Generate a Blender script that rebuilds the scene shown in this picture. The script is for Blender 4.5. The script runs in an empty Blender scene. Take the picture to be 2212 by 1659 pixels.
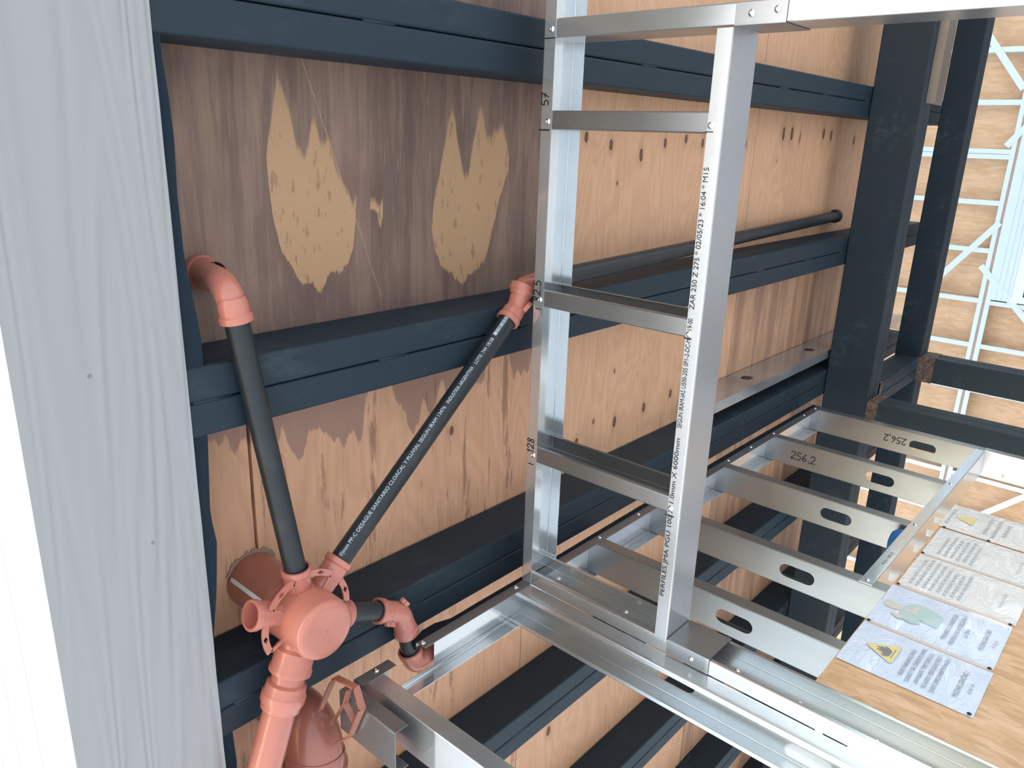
import bpy, bmesh, math, random
from mathutils import Vector, Matrix
from mathutils.geometry import tessellate_polygon
random.seed(7)
S = bpy.context.scene
COL = S.collection
CZ = 1.40                      # camera height above the ground; "rel" heights below are measured from the lens
PI = math.pi

# ------------------------------------------------------------------ camera, world, sun, exposure
cam = bpy.data.cameras.new('camera'); camo = bpy.data.objects.new('camera', cam); COL.objects.link(camo)
RIGHT = Vector((0.66579547, -0.03231264, -0.74543429))
DOWN = Vector((-0.20702247, 0.95183571, -0.22616473))
FWD = Vector((0.71683896, 0.3049011, 0.62703846))
m = Matrix((RIGHT, -DOWN, -FWD)).transposed().to_4x4(); m.translation = (0, 0, CZ)
camo.matrix_world = m
cam.sensor_fit = 'HORIZONTAL'; cam.sensor_width = 36.0; cam.lens = 36.0 * 1672.8 / 2212
cam.clip_start = 0.02; cam.clip_end = 500
S.camera = camo

w = bpy.data.worlds.new('world'); S.world = w; w.use_nodes = True
nt = w.node_tree; nt.nodes.clear()
sky = nt.nodes.new('ShaderNodeTexSky'); sky.sky_type = 'NISHITA'; sky.sun_disc = False
sky.sun_elevation = math.radians(35); sky.sun_rotation = math.radians(-90); sky.air_density = 1.4; sky.dust_density = 0.9; sky.ozone_density = 1.0
bg = nt.nodes.new('ShaderNodeBackground'); bg.inputs[1].default_value = 0.31
wo = nt.nodes.new('ShaderNodeOutputWorld')
nt.links.new(sky.outputs[0], bg.inputs[0]); nt.links.new(bg.outputs[0], wo.inputs[0])

sun = bpy.data.lights.new('sun', 'SUN'); suno = bpy.data.objects.new('sun', sun); COL.objects.link(suno)
sun.energy = 6.9; sun.angle = math.radians(0.6); sun.color = (0.94, 0.975, 1.0)
suno.rotation_euler = Vector((1.0, 0.05, -0.57)).to_track_quat('-Z', 'Y').to_euler()
suno.location = (-6, 0, 8)

S.view_settings.view_transform = 'Standard'; S.view_settings.look = 'None'
S.view_settings.exposure = 0.62; S.view_settings.gamma = 1.0; S.view_settings.use_curve_mapping = False
S.cycles.max_bounces = 10; S.cycles.diffuse_bounces = 6; S.cycles.glossy_bounces = 5

# ------------------------------------------------------------------ materials
class NT:
    def __init__(s, name):
        s.m = bpy.data.materials.new(name); s.m.use_nodes = True; s.t = s.m.node_tree
        s.b = s.t.nodes['Principled BSDF']; s.o = s.t.nodes['Material Output']
    def n(s, typ, **kw):
        nd = s.t.nodes.new(typ)
        for k, v in kw.items():
            if k.startswith('i_'): nd.inputs[k[2:].replace('_', ' ')].default_value = v
            else: setattr(nd, k, v)
        return nd
    def l(s, a, b): s.t.links.new(a, b)
    def coord(s, scale=(1, 1, 1), rot=(0, 0, 0), loc=(0, 0, 0)):
        tc = s.n('ShaderNodeTexCoord'); mp = s.n('ShaderNodeMapping')
        mp.inputs['Scale'].default_value = scale; mp.inputs['Rotation'].default_value = rot; mp.inputs['Location'].default_value = loc
        s.l(tc.outputs['Object'], mp.inputs['Vector']); return mp.outputs['Vector']
    def noise(s, vec, scale, detail=3, rough=0.5, dist=0.0):
        nd = s.n('ShaderNodeTexNoise'); nd.inputs['Scale'].default_value = scale; nd.inputs['Detail'].default_value = detail
        nd.inputs['Roughness'].default_value = rough; nd.inputs['Distortion'].default_value = dist
        s.l(vec, nd.inputs['Vector']); return nd.outputs['Fac']
    def ramp(s, fac, stops):
        nd = s.n('ShaderNodeValToRGB'); cr = nd.color_ramp
        cr.elements[0].position, cr.elements[0].color = stops[0][0], (*stops[0][1], 1)
        cr.elements[1].position, cr.elements[1].color = stops[-1][0], (*stops[-1][1], 1)
        for p, c in stops[1:-1]:
            e = cr.elements.new(p); e.color = (*c, 1)
        s.l(fac, nd.inputs[0]); return nd.outputs[0]
    def math(s, op, a, b=None, c=None):
        nd = s.n('ShaderNodeMath', operation=op)
        for i, v in enumerate((a, b, c)):
            if v is None: continue
            if isinstance(v, (int, float)): nd.inputs[i].default_value = v
            else: s.l(v, nd.inputs[i])
        return nd.outputs[0]
    def step(s, v, lo, hi):
        nd = s.n('ShaderNodeMapRange', interpolation_type='SMOOTHSTEP')
        nd.inputs['From Min'].default_value = lo; nd.inputs['From Max'].default_value = hi
        s.l(v, nd.inputs['Value']); return nd.outputs['Result']
    def mix(s, fac, a, b, mode='MIX'):
        nd = s.n('ShaderNodeMix', data_type='RGBA', blend_type=mode)
        for i, v in ((0, fac), (6, a), (7, b)):
            if isinstance(v, (int, float)): nd.inputs[i].default_value = v
            elif isinstance(v, tuple): nd.inputs[i].default_value = (*v, 1)
            else: s.l(v, nd.inputs[i])
        return nd.outputs[2]
    def bump(s, h, strength=0.3, dist=0.002):
        nd = s.n('ShaderNodeBump'); nd.inputs['Strength'].default_value = strength; nd.inputs['Distance'].default_value = dist
        s.l(h, nd.inputs['Height']); return nd.outputs['Normal']
    def set(s, **kw):
        for k, v in kw.items():
            inp = s.b.inputs[k.replace('_', ' ')]
            if isinstance(v, (int, float)): inp.default_value = v
            elif isinstance(v, tuple): inp.default_value = (*v, 1)
            else: s.l(v, inp)
        return s.m

def plain(name, col, rough=0.5, metal=0.0, spec=0.5):
    t = NT(name); t.set(Base_Color=col, Roughness=rough, Metallic=metal)
    t.b.inputs['Specular IOR Level'].default_value = spec
    return t.m

def galv(name, base, spangle=0.12, r0=0.24, r1=0.46, grime=0.5, gtone=(0.20, 0.20, 0.205)):
    t = NT(name); v = t.coord()
    vo = t.n('ShaderNodeTexVoronoi'); vo.inputs['Scale'].default_value = 170; t.l(v, vo.inputs['Vector'])
    sp = t.n('ShaderNodeSeparateColor'); t.l(vo.outputs['Color'], sp.inputs[0])
    k = t.math('MULTIPLY_ADD', sp.outputs[0], spangle, 1.0 - spangle * .5)
    big = t.noise(t.coord((5, 5, 2.5)), 1.0, 2, .45)
    g = t.step(big, .42, .72)
    scuff = t.noise(t.coord((90, 90, 9)), 1, 4, .7)
    col = t.mix(t.math('MULTIPLY', g, grime), base, gtone)
    col = t.mix(t.math('MULTIPLY', t.step(scuff, .60, .74), .10), col, (.78, .77, .75))
    cc = t.mix(1.0, col, (1, 1, 1), 'MULTIPLY')
    hs = t.n('ShaderNodeHueSaturation'); t.l(cc, hs.inputs['Color']); t.l(k, hs.inputs['Value'])
    ro = t.n('ShaderNodeMapRange'); t.l(t.noise(v, 6, 2), ro.inputs['Value']); ro.inputs['To Min'].default_value = r0; ro.inputs['To Max'].default_value = r1
    return t.set(Base_Color=hs.outputs[0], Roughness=ro.outputs[0], Metallic=0.76)

GALV = galv('galvanized_steel', (.54, .55, .555), .04, .14, .30, .35)
GALV_DULL = galv('galvanized_steel_dull', (.295, .298, .305), .03, .22, .38, .45)
GALV_MATT = galv('galvanized_steel_matt', (.47, .48, .49), .04, .24, .36, .2, (.42, .42, .43))
GALV_BRIGHT = galv('galvanized_steel_bright', (.66, .69, .70), .06, .09, .20, .15, (.5, .5, .5))
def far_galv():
    t = NT('galvanized_steel_pale')
    return t.set(Base_Color=(.70, .77, .83), Roughness=.45, Metallic=.25)  # paler and less metallic than the near steel
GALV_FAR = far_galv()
ZINC = plain('zinc_screw', (.85, .85, .85), .22, 1.0)

def black_steel():
    t = NT('black_painted_steel'); v = t.coord()
    n1 = t.noise(v, 5, 5, .65); n2 = t.noise(t.coord((4, 14, 14)), 2.2, 4, .6)
    dust = t.math('MULTIPLY', t.step(n1, .50, .72), t.step(n2, .42, .66))
    col = t.mix(t.math('MULTIPLY', dust, .55), (.0140, .0280, .0405), (.055, .076, .090))
    scr = t.step(t.noise(t.coord((60, 420, 60)), 1, 2), .80, .83)
    col = t.mix(t.math('MULTIPLY', scr, .35), col, (.14, .15, .15))
    return t.set(Base_Color=col, Roughness=t.math('MULTIPLY_ADD', n1, .2, .5), Specular_IOR_Level=.35, Normal=t.bump(t.noise(v, 140, 3), .10, .001))
BLACK = black_steel()
def rust():
    t = NT('rusty_weld'); v = t.coord(); n = t.noise(v, 60, 5, .7)
    return t.set(Base_Color=t.ramp(n, [(.35, (.03, .028, .028)), (.5, (.10, .065, .05)), (.68, (.24, .15, .11))]), Roughness=.75, Normal=t.bump(n, .8, .004))
RUST = rust()
SEAM = plain('weld_seam_shadow', (.006, .009, .011), .6)

def pvc(name, base):
    t = NT(name); v = t.coord()
    col = t.mix(t.step(t.noise(v, 9, 3), .45, .8), base, tuple(min(1, c * 1.13) for c in base))
    return t.set(Base_Color=col, Roughness=.27, Coat_Weight=.25, Normal=t.bump(t.noise(v, 30, 2), .02, .002))
TERRA = pvc('terracotta_polypropylene', (.49, .172, .125))
TERRA_IN = pvc('terracotta_polypropylene_dull', (.36, .125, .088))
def black_pipe_mat():
    t = NT('black_polypropylene'); v = t.coord()
    n = t.noise(v, 14, 4)
    return t.set(Base_Color=t.mix(t.math('MULTIPLY', t.step(n, .5, .75), .5), (.014, .019, .023), (.045, .052, .055)), Roughness=.42)
PIPE = black_pipe_mat()
INK_W = plain('white_ink', (.55, .66, .72), .6)
INK_K = plain('black_marker_ink', (.012, .012, .014), .5)
INK_G = plain('grey_printer_ink', (.20, .205, .22), .6)
INK_L = plain('pale_printer_ink', (.50, .53, .56), .6)
FELT = plain('black_felt', (.014, .025, .037), .9, 0, .2)
RUBBER = plain('black_rubber_seal', (.006, .009, .012), .6, 0, .3)

KNOTS = [(1.808, .895, .008, .016), (1.892, .847, .005, .009), (2.012, .879, .009, .02), (2.186, .871, .009, .018), (2.36, .86, .008, .016), (1.99, .70, .004, .008), (1.70, .62, .004, .008),
         (3.038, -.041, .011, .026), (3.116, -.043, .011, .026), (3.20, -.03, .005, .024), (3.444, -.051, .012, .022), (3.53, -.045, .011, .022), (3.82, -.03, .010, .02), (2.72, .0, .010, .016),
         (1.768, -.004, .0085, .015), (1.886, .015, .0085, .016), (2.045, .042, .009, .019), (2.175, .006, .008, .015), (2.30, -.008, .008, .014), (2.41, .004, .008, .016), (1.93, .12, .004, .006),
         (1.36, 1.85, .010, .02), (1.75, 1.95, .010, .02), (2.2, 2.5, .010, .02), (1.9, 1.40, .008, .018), (2.5, 1.9, .010, .02)]
def plywood(name, base, dark, stains):
    """grain along Y; stains: None, 'weathered', 'drips' or 'brown'"""
    t = NT(name); tc = t.n('ShaderNodeTexCoord'); sep = t.n('ShaderNodeSeparateXYZ'); t.l(tc.outputs['Object'], sep.inputs[0])
    X, Y = sep.outputs[0], sep.outputs[1]
    fig = t.noise(t.coord((5.5, 1.5, 5)), 1.0, 2, .5, .35)
    bands = t.math('SINE', t.math('MULTIPLY', fig, 85.0))
    fib = t.noise(t.coord((110, 5, 20)), 1.0, 3, .6)
    blot = t.noise(t.coord((4, 2.2, 3)), 1.0, 3, .55)
    col = t.mix(t.math('MULTIPLY_ADD', bands, .20, .26), base, dark)
    col = t.mix(t.math('MULTIPLY', t.step(fib, .46, .72), .22), col, tuple(c * .72 for c in dark))
    col = t.mix(t.math('MULTIPLY', t.step(blot, .5, .72), .40), col, tuple(c * .88 for c in dark))
    streak = t.math('MULTIPLY', t.step(t.noise(t.coord((34, 2.6, 8), loc=(3, 1, 0)), 1.0, 4, .65), .62, .72), t.step(t.noise(t.coord((7, 4, 4)), 1, 2), .50, .62))
    col = t.mix(t.math('MULTIPLY', streak, .6), col, (.13, .062, .042))
    # knots
    vo = t.n('ShaderNodeTexVoronoi'); vo.inputs['Scale'].default_value = 1.0; vo.inputs['Randomness'].default_value = .9
    t.l(t.coord((7.5, 4.4, 1), loc=(.3, .2, 0)), vo.inputs['Vector'])
    sc = t.n('ShaderNodeSeparateColor'); t.l(vo.outputs['Color'], sc.inputs[0])
    pick = t.math('GREATER_THAN', sc.outputs[0], .80 if stains else .86)
    rad = t.math('MULTIPLY_ADD', sc.outputs[1], .05, .045)
    d = t.math('DIVIDE', vo.outputs['Distance'], rad)
    halo = t.math('MULTIPLY', pick, t.math('SUBTRACT', 1.0, t.step(d, 1.0, 2.4)))
    core = t.math('MULTIPLY', pick, t.math('SUBTRACT', 1.0, t.step(d, .75, 1.05)))
    heart = t.math('MULTIPLY', pick, t.math('SUBTRACT', 1.0, t.step(d, .30, .8)))
    col = t.mix(t.math('MULTIPLY', halo, .35), col, dark)
    col = t.mix(t.math('MULTIPLY', core, .85), col, (.095, .04, .026))
    col = t.mix(t.math('MULTIPLY', heart, .6), col, (.20, .095, .06))
    if stains is None:
        kd = None
        for kx, ky, rx, ry in KNOTS:
            sb = t.n('ShaderNodeVectorMath', operation='SUBTRACT'); t.l(tc.outputs['Object'], sb.inputs[0]); sb.inputs[1].default_value = (kx, ky, 0)
            ml = t.n('ShaderNodeVectorMath', operation='MULTIPLY'); t.l(sb.outputs[0], ml.inputs[0]); ml.inputs[1].default_value = (1 / rx, 1 / ry, 0)
            ln_ = t.n('ShaderNodeVectorMath', operation='LENGTH'); t.l(ml.outputs[0], ln_.inputs[0])
            kd = ln_.outputs['Value'] if kd is None else t.math('MINIMUM', kd, ln_.outputs['Value'])
        kd = t.math('ADD', kd, t.math('MULTIPLY_ADD', t.noise(t.coord((60, 40, 1)), 1, 2), .5, -.25))
        col = t.mix(t.math('MULTIPLY', t.math('SUBTRACT', 1.0, t.step(kd, 1.0, 3.2)), .45), col, tuple(c * .8 for c in dark))
        col = t.mix(t.math('SUBTRACT', 1.0, t.step(kd, .8, 1.1)), col, (.075, .028, .018))
        col = t.mix(t.math('SUBTRACT', 1.0, t.step(kd, .35, .8)), col, (.19, .09, .055))
    specks = t.step(t.noise(t.coord((170, 60, 40)), 1, 2), .72, .77)
    jag = t.math('ADD', t.math('MULTIPLY_ADD', t.noise(t.coord((70, 2, 1)), 1.0, 3, .6), .11, -.055),
                 t.math('MULTIPLY_ADD', t.noise(t.coord((16, 3, 1)), 1.0, 2, .5), .12, -.06))
    if stains == 'weathered':
        vein = t.noise(t.coord((26, 1.4, 3)), 1.0, 4, .6)
        cl = t.noise(t.coord((5, 2.4, 3), loc=(1.7, .4, 0)), 1.0, 3, .6)
        wcol = t.ramp(cl, [(.30, (.165, .105, .080)), (.5, (.240, .155, .114)), (.72, (.30, .198, .142))])
        wcol = t.mix(t.math('MULTIPLY', t.step(vein, .46, .68), .42), wcol, (.115, .066, .055))
        yj = t.math('ADD', Y, t.math('MULTIPLY', jag, .9))
        def curve(pts):                                   # height profile of a peeled patch along X (.70 .. 1.55)
            fc = t.n('ShaderNodeFloatCurve'); cv = fc.mapping.curves[0]
            P_ = [((x - .70) / .85, (y + .30) / .75) for x, y in pts]
            cv.points[0].location = (0, P_[0][1]); cv.points[1].location = (1, P_[-1][1])
            for q in P_: cv.points.new(*q)
            for q in cv.points: q.handle_type = 'VECTOR'
            fc.mapping.update(); t.l(t.math('DIVIDE', t.math('SUBTRACT', X, .70), .85), fc.inputs['Value'])
            return t.math('MULTIPLY_ADD', fc.outputs['Value'], .75, -.30)
        lob = [(.792, -.28), (.797, .08), (.805, .165), (.82, .222), (.845, .262), (.87, .287), (.885, .288), (.899, .316), (.912, .292), (.93, .284), (.957, .280), (.97, .262), (.985, .232), (.994, .15), (1.005, .05), (1.012, -.28),
               (1.03, -.28), (1.032, .155), (1.045, .168), (1.05, .16), (1.058, .195), (1.066, .17), (1.070, -.28), (1.200, -.28), (1.205, .235), (1.215, .262), (1.23, .290), (1.25, .302), (1.27, .317), (1.29, .328), (1.306, .345), (1.32, .332), (1.345, .312), (1.385, .292), (1.40, .242), (1.422, .170), (1.44, .12), (1.458, .08), (1.466, -.28)]
        hib = [(.792, .10), (.80, .045), (.815, -.02), (.83, -.085), (.85, -.03), (.862, .03), (.878, .055), (.89, .03), (.905, -.01), (.918, .025), (.935, .02), (.95, .075), (.965, .10), (.985, .125), (1.0, .11), (1.03, .14), (1.05, .145), (1.07, .135), (1.20, .22), (1.215, .13),
               (1.235, .06), (1.25, -.01), (1.263, -.055), (1.275, -.02), (1.288, .05), (1.305, .095), (1.322, .085), (1.335, .01), (1.350, -.045), (1.362, -.05), (1.375, -.005), (1.395, .0), (1.415, -.015), (1.43, -.03), (1.447, .01), (1.466, .07)]
        yj = t.math('ADD', Y, t.math('MULTIPLY', jag, .55))
        lo_, hi_ = curve(lob), curve(hib)
        mk = t.math('MULTIPLY', t.math('SUBTRACT', 1.0, t.step(t.math('SUBTRACT', yj, lo_), -.002, .002)), t.step(t.math('SUBTRACT', yj, hi_), -.012, .010))
        mk = t.math('MULTIPLY', mk, t.step(t.math('SUBTRACT', lo_, hi_), 0.0, .002))
        halo_ = t.math('MULTIPLY', t.math('SUBTRACT', 1.0, t.step(t.math('SUBTRACT', yj, lo_), .01, .075)), t.step(Y, .02, .12))
        wcol = t.mix(t.math('MULTIPLY', halo_, .40), wcol, (.135, .062, .050))
        sw = t.step(t.noise(t.coord((15, 2.2, 2), loc=(.4, .9, 0)), 1.0, 3, .55, .4), .50, .60)
        wcol = t.mix(t.math('MULTIPLY', sw, .38), wcol, (.105, .060, .054))
        lite = t.math('MULTIPLY', t.step(t.noise(t.coord((21, 1.8, 2), loc=(2.4, .1, 0)), 1.0, 4, .6), .55, .66), t.math('SUBTRACT', 1.0, t.step(Y, -.02, .16)))
        wcol = t.mix(t.math('MULTIPLY', lite, .40), wcol, (.38, .235, .15))
        for ax_, ay_, bx_, by_ in ((.881, -.123, 1.058, .341), (1.262, -.005, 1.352, .21)):     # scratches
            dx_, dy_ = bx_ - ax_, by_ - ay_; ll = math.hypot(dx_, dy_)
            off = t.math('ABSOLUTE', t.math('ADD', t.math('SUBTRACT', t.math('MULTIPLY', t.math('SUBTRACT', X, ax_), dy_ / ll), t.math('MULTIPLY', t.math('SUBTRACT', Y, ay_), dx_ / ll)), t.math('MULTIPLY_ADD', t.noise(t.coord((9, 9, 9)), 1, 2), .012, -.006)))
            on_ = t.math('MULTIPLY', t.math('SUBTRACT', 1.0, t.step(off, .0004, .0014)), t.math('MULTIPLY', t.math('GREATER_THAN', Y, ay_), t.math('LESS_THAN', Y, by_)))
            wcol = t.mix(t.math('MULTIPLY', on_, .55), wcol, (.55, .36, .22))
        wcol = t.mix(t.math('MULTIPLY', t.step(fib, .45, .70), .35), wcol, (.12, .075, .062))
        wcol = t.mix(t.math('MULTIPLY', t.step(t.noise(t.coord((150, 9, 20), loc=(4, 0, 0)), 1.0, 3, .6), .56, .74), .35), wcol, (.36, .25, .19))
        patch = t.mix(t.math('MULTIPLY', t.step(t.noise(t.coord((90, 28, 20)), 1, 3), .60, .70), .55), (.455, .275, .145), (.19, .105, .06))
        rim = t.math('SUBTRACT', 1.0, mk)
        col = t.mix(mk, wcol, patch)
    elif stains == 'drips':
        lim = t.math('MULTIPLY_ADD', t.noise(t.coord((11, .2, 1), loc=(.35, 0, 0)), 1.0, 2, .5), .62, .30)
        yj = t.math('ADD', Y, t.math('MULTIPLY', jag, .55))
        dm = t.math('SUBTRACT', 1.0, t.step(t.math('SUBTRACT', yj, lim), -.006, .004))
        col = t.mix(t.math('MULTIPLY', dm, .80), col, (.30, .175, .135))
        st2 = t.step(t.noise(t.coord((24, 2.6, 4), loc=(5, 2, 0)), 1.0, 5, .7), .565, .64)
        col = t.mix(t.math('MULTIPLY', st2, .60), col, (.16, .075, .048))
    elif stains == 'brown':
        ln = t.noise(t.coord((16, 1.3, 4), loc=(2, 0, 0)), 1.0, 4, .6, .3)
        col = t.mix(t.math('MULTIPLY', t.step(ln, .40, .60), .70), col, (.29, .16, .11))
    col = t.mix(t.math('MULTIPLY', specks, .25), col, (.10, .05, .03))
    return t.set(Base_Color=col, Roughness=.62, Normal=t.bump(fib, .12, .001))
PLY_W = plywood('weathered_plywood', (.46, .29, .18), (.34, .20, .12), 'weathered')
PLY_D = plywood('stained_plywood', (.70, .395, .240), (.57, .305, .175), 'drips')
PLY_C = plywood('clean_plywood', (.70, .415, .250), (.55, .305, .175), None)
PLY_B = plywood('brown_streaked_plywood', (.58, .35, .215), (.45, .25, .155), 'brown')
PLY_EDGE = plain('plywood_edge', (.22, .13, .08), .8)

def osb(name, a, b, c, sc=1.0):
    t = NT(name)
    def flakes(rot, k):
        vo = t.n('ShaderNodeTexVoronoi'); vo.inputs['Scale'].default_value = 1.0
        vec = t.coord((42 * k * sc, 42 * k * sc, 11 * k * sc), rot)
        t.l(vec, vo.inputs['Vector'])
        s = t.n('ShaderNodeSeparateColor'); t.l(vo.outputs['Color'], s.inputs[0]); return s.outputs[0]
    f1 = flakes((.5, .35, .3), 1.0); f2 = flakes((-.6, -.4, .2), 1.3)
    mixed = t.math('ADD', t.math('MULTIPLY', f1, .5), t.math('MULTIPLY', f2, .5))
    fine = t.noise(t.coord((130, 130, 22)), 1.0, 4, .65)
    col = t.ramp(t.math('ADD', t.math('MULTIPLY', mixed, .7), t.math('MULTIPLY', fine, .3)), [(.2, a), (.5, b), (.8, c)])
    return t.set(Base_Color=col, Roughness=.6, Normal=t.bump(mixed, .2, .002))
OSB = osb('oriented_strand_board', (.50, .30, .165), (.60, .375, .215), (.70, .47, .31), 1.5)
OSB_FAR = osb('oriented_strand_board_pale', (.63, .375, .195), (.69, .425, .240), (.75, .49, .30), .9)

def woodgrain(name, col):
    t = NT(name)
    v = t.coord((1, .045, 1))
    n = t.noise(v, 7, 1.5, .45, .5)
    g = t.math('SINE', t.math('MULTIPLY', n, 150.0))
    c2 = t.math('MULTIPLY', t.math('MULTIPLY_ADD', g, .5, .5), t.step(t.noise(t.coord((9, .7, 9)), 1, 2), .30, .55))
    cc = t.mix(t.math('MULTIPLY', c2, .10), col, tuple(c * .72 for c in col))
    return t.set(Base_Color=cc, Roughness=.55, Normal=t.bump(c2, .55, .0028))
SIDING = woodgrain('grey_white_woodgrain_fibre_cement', (.336, .332, .328))
LAPS = woodgrain('white_lap_siding', (.70, .72, .74))
PAINTW = plain('white_fascia_paint', (.8, .8, .8), .5)

def paper(name, col, k=.8):
    t = NT(name); v = t.coord()
    wr = t.noise(t.coord((7, 1, 22), (0, .55, 0)), 1.0, 4, .6, 1.2)
    rid = t.math('ABSOLUTE', t.math('SUBTRACT', wr, .5))
    nb = t.bump(rid, k, .02)
    t.l(nb, t.b.inputs['Coat Normal'])
    return t.set(Base_Color=col, Roughness=.6, Coat_Weight=1.0, Coat_Roughness=.12)
PAPER = paper('paper_in_plastic_sleeve', (.58, .66, .82))
PAPER_W = paper('paper_glare_crinkled_sleeve', (.74, .745, .76), 1.8)  # whiter base paints in the glare on these sleeves
YELLOW = plain('yellow_print', (.72, .60, .26), .5)
TEALP = plain('pale_teal_print', (.42, .55, .56), .6)
SKINP = plain('pale_beige_print', (.58, .56, .50), .6)
TAPE = plain('brown_tape', (.55, .46, .42), .35)
BLUE = plain('blue_plastic', (.02, .13, .42), .4)
CONC = NT('pale_concrete'); _v = CONC.coord()
CONC = CONC.set(Base_Color=CONC.mix(CONC.noise(_v, 1.5, 6, .6), (.42, .42, .42), (.55, .555, .55)), Roughness=.9)
SAND = NT('dry_sandy_ground'); _v = SAND.coord()
SAND = SAND.set(Base_Color=SAND.mix(SAND.noise(_v, 2.5, 6, .65), (.38, .385, .385), (.53, .535, .53)), Roughness=.95)
GLASS = plain('dark_window_glass', (.03, .025, .02), .06)
WFRAME = plain('white_window_frame', (.82, .86, .88), .35)
TORN = plain('torn_plywood_fibre', (.33, .23, .17), .9)
GAP_BACK = plain('gap_dark_backing', (.012, .010, .009), .9)
BRGAP = plain('bare_timber_edge', (.42, .29, .22), .7)
GREYW = plain('grey_render', (.6, .6, .6), .8)

# ------------------------------------------------------------------ mesh helpers
def V(x, y, z): return Vector((x, y, z + CZ))        # rel height -> world
class MB:
    def __init__(s): s.v = []; s.f = []; s.sm = []
    def add(s, vs, fs, smooth=False):
        o = len(s.v); s.v += [Vector(p) for p in vs]; s.f += [tuple(i + o for i in f) for f in fs]; s.sm += [smooth] * len(fs); return s
    def box(s, a, b):
        x0, y0, z0 = a; x1, y1, z1 = b
        vs = [(x0, y0, z0), (x1, y0, z0), (x1, y1, z0), (x0, y1, z0), (x0, y0, z1), (x1, y0, z1), (x1, y1, z1), (x0, y1, z1)]
        return s.add(vs, [(0, 3, 2, 1), (4, 5, 6, 7), (0, 1, 5, 4), (1, 2, 6, 5), (2, 3, 7, 6), (3, 0, 4, 7)])
    def rbox(s, a, b):                               # rel-height box
        return s.box((a[0], a[1], a[2] + CZ), (b[0], b[1], b[2] + CZ))
    def obox(s, c, u, v, n, du, dv, dn):             # oriented box, centre c, half sizes
        vs = [c + u * (i * du) + v * (j * dv) + n * (k * dn) for k in (-1, 1) for (i, j) in ((-1, -1), (1, -1), (1, 1), (-1, 1))]
        return s.add(vs, [(0, 3, 2, 1), (4, 5, 6, 7), (0, 1, 5, 4), (1, 2, 6, 5), (2, 3, 7, 6), (3, 0, 4, 7)])
    def extrude(s, poly, o, u, v, d):                # closed 2-D polygon swept along vector d
        n = len(poly); a = [o + u * p[0] + v * p[1] for p in poly]; b = [p + d for p in a]
        fs = [(i, (i + 1) % n, n + (i + 1) % n, n + i) for i in range(n)]
        s.add(a + b, fs)
        tri = tessellate_polygon([[Vector((p[0], p[1], 0)) for p in poly]])
        s.add(a, [tuple(t) for t in tri]); s.add(b, [tuple(reversed(t)) for t in tri]); return s
    def plate(s, outline, holes, o, u, v, n, th):    # flat plate with cut-outs
        loops = [outline] + holes
        flat = [p for l in loops for p in l]
        tri = tessellate_polygon([[Vector((p[0], p[1], 0)) for p in l] for l in loops])
        a = [o + u * p[0] + v * p[1] for p in flat]; b = [p + n * th for p in a]
        s.add(a, [tuple(t) for t in tri]); s.add(b, [tuple(reversed(t)) for t in tri])
        k = 0
        for l in loops:
            m_ = len(l)
            s.add(a[k:k + m_] + b[k:k + m_], [(i, (i + 1) % m_, m_ + (i + 1) % m_, m_ + i) for i in range(m_)]); k += m_
        return s
    def tube(s, path, r, seg=28, cap=True, rads=None):
        P = [Vector(p) for p in path]; n = len(P)
        T = [(P[min(i + 1, n - 1)] - P[max(i - 1, 0)]).normalized() for i in range(n)]
        up = Vector((0, 0, 1)) if abs(T[0].z) < .9 else Vector((1, 0, 0))
        u = T[0].cross(up).normalized(); vs = []
        for i in range(n):
            u = (u - T[i] * u.dot(T[i])).normalized(); vv = T[i].cross(u); rr = rads[i] if rads else r
            vs += [P[i] + (u * math.cos(2 * PI * k / seg) + vv * math.sin(2 * PI * k / seg)) * rr for k in range(seg)]
        fs = [(i * seg + k, i * seg + (k + 1) % seg, (i + 1) * seg + (k + 1) % seg, (i + 1) * seg + k) for i in range(n - 1) for k in range(seg)]
        s.add(vs, fs, True)
        if cap:
            s.add(vs[:seg], [tuple(reversed(range(seg)))]); s.add(vs[-seg:], [tuple(range(seg))])
        return s
    def rev(s, c, ax, prof, seg=32):                 # surface of revolution: prof = [(along, radius)]
        ax = ax.normalized(); up = Vector((0, 0, 1)) if abs(ax.z) < .9 else Vector((1, 0, 0))
        u = ax.cross(up).normalized(); vv = ax.cross(u); n = len(prof); vs = []
        for a, r in prof:
            vs += [c + ax * a + (u * math.cos(2 * PI * k / seg) + vv * math.sin(2 * PI * k / seg)) * max(r, 1e-5) for k in range(seg)]
        fs = [(i * seg + k, i * seg + (k + 1) % seg, (i + 1) * seg + (k + 1) % seg, (i + 1) * seg + k) for i in range(n - 1) for k in range(seg)]
        return s.add(vs, fs, True)
    def build(s, name, mat, parent=None, sharp=35):
        me = bpy.data.meshes.new(name)
        off = parent.matrix_world.translation if parent else Vector((0, 0, 0))
        if parent and parent.parent: pass
        wl = parent['_o'] if parent is not None and '_o' in parent else (0, 0, 0)
        off = Vector(wl)
        me.from_pydata([tuple(p - off) for p in s.v], [], s.f)
        me.polygons.foreach_set('use_smooth', s.sm)
        me.materials.append(mat); me.validate(); me.update()
        bm = bmesh.new(); bm.from_mesh(me)
        bmesh.ops.remove_doubles(bm, verts=bm.verts, dist=1e-6)
        bmesh.ops.recalc_face_normals(bm, faces=bm.faces)
        for e in bm.edges:
            if len(e.link_faces) == 2 and e.calc_face_angle(0) > math.radians(sharp): e.smooth = False
        bm.to_mesh(me); bm.free()
        o = bpy.data.objects.new(name, me); COL.objects.link(o)
        if name in ('weld_bead', 'lettering', 'printed_lettering', 'marker_writing', 'faded_print'): o['kind'] = 'stuff'
        if parent: o.parent = parent
        o['_o'] = tuple(off)
        return o

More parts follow.
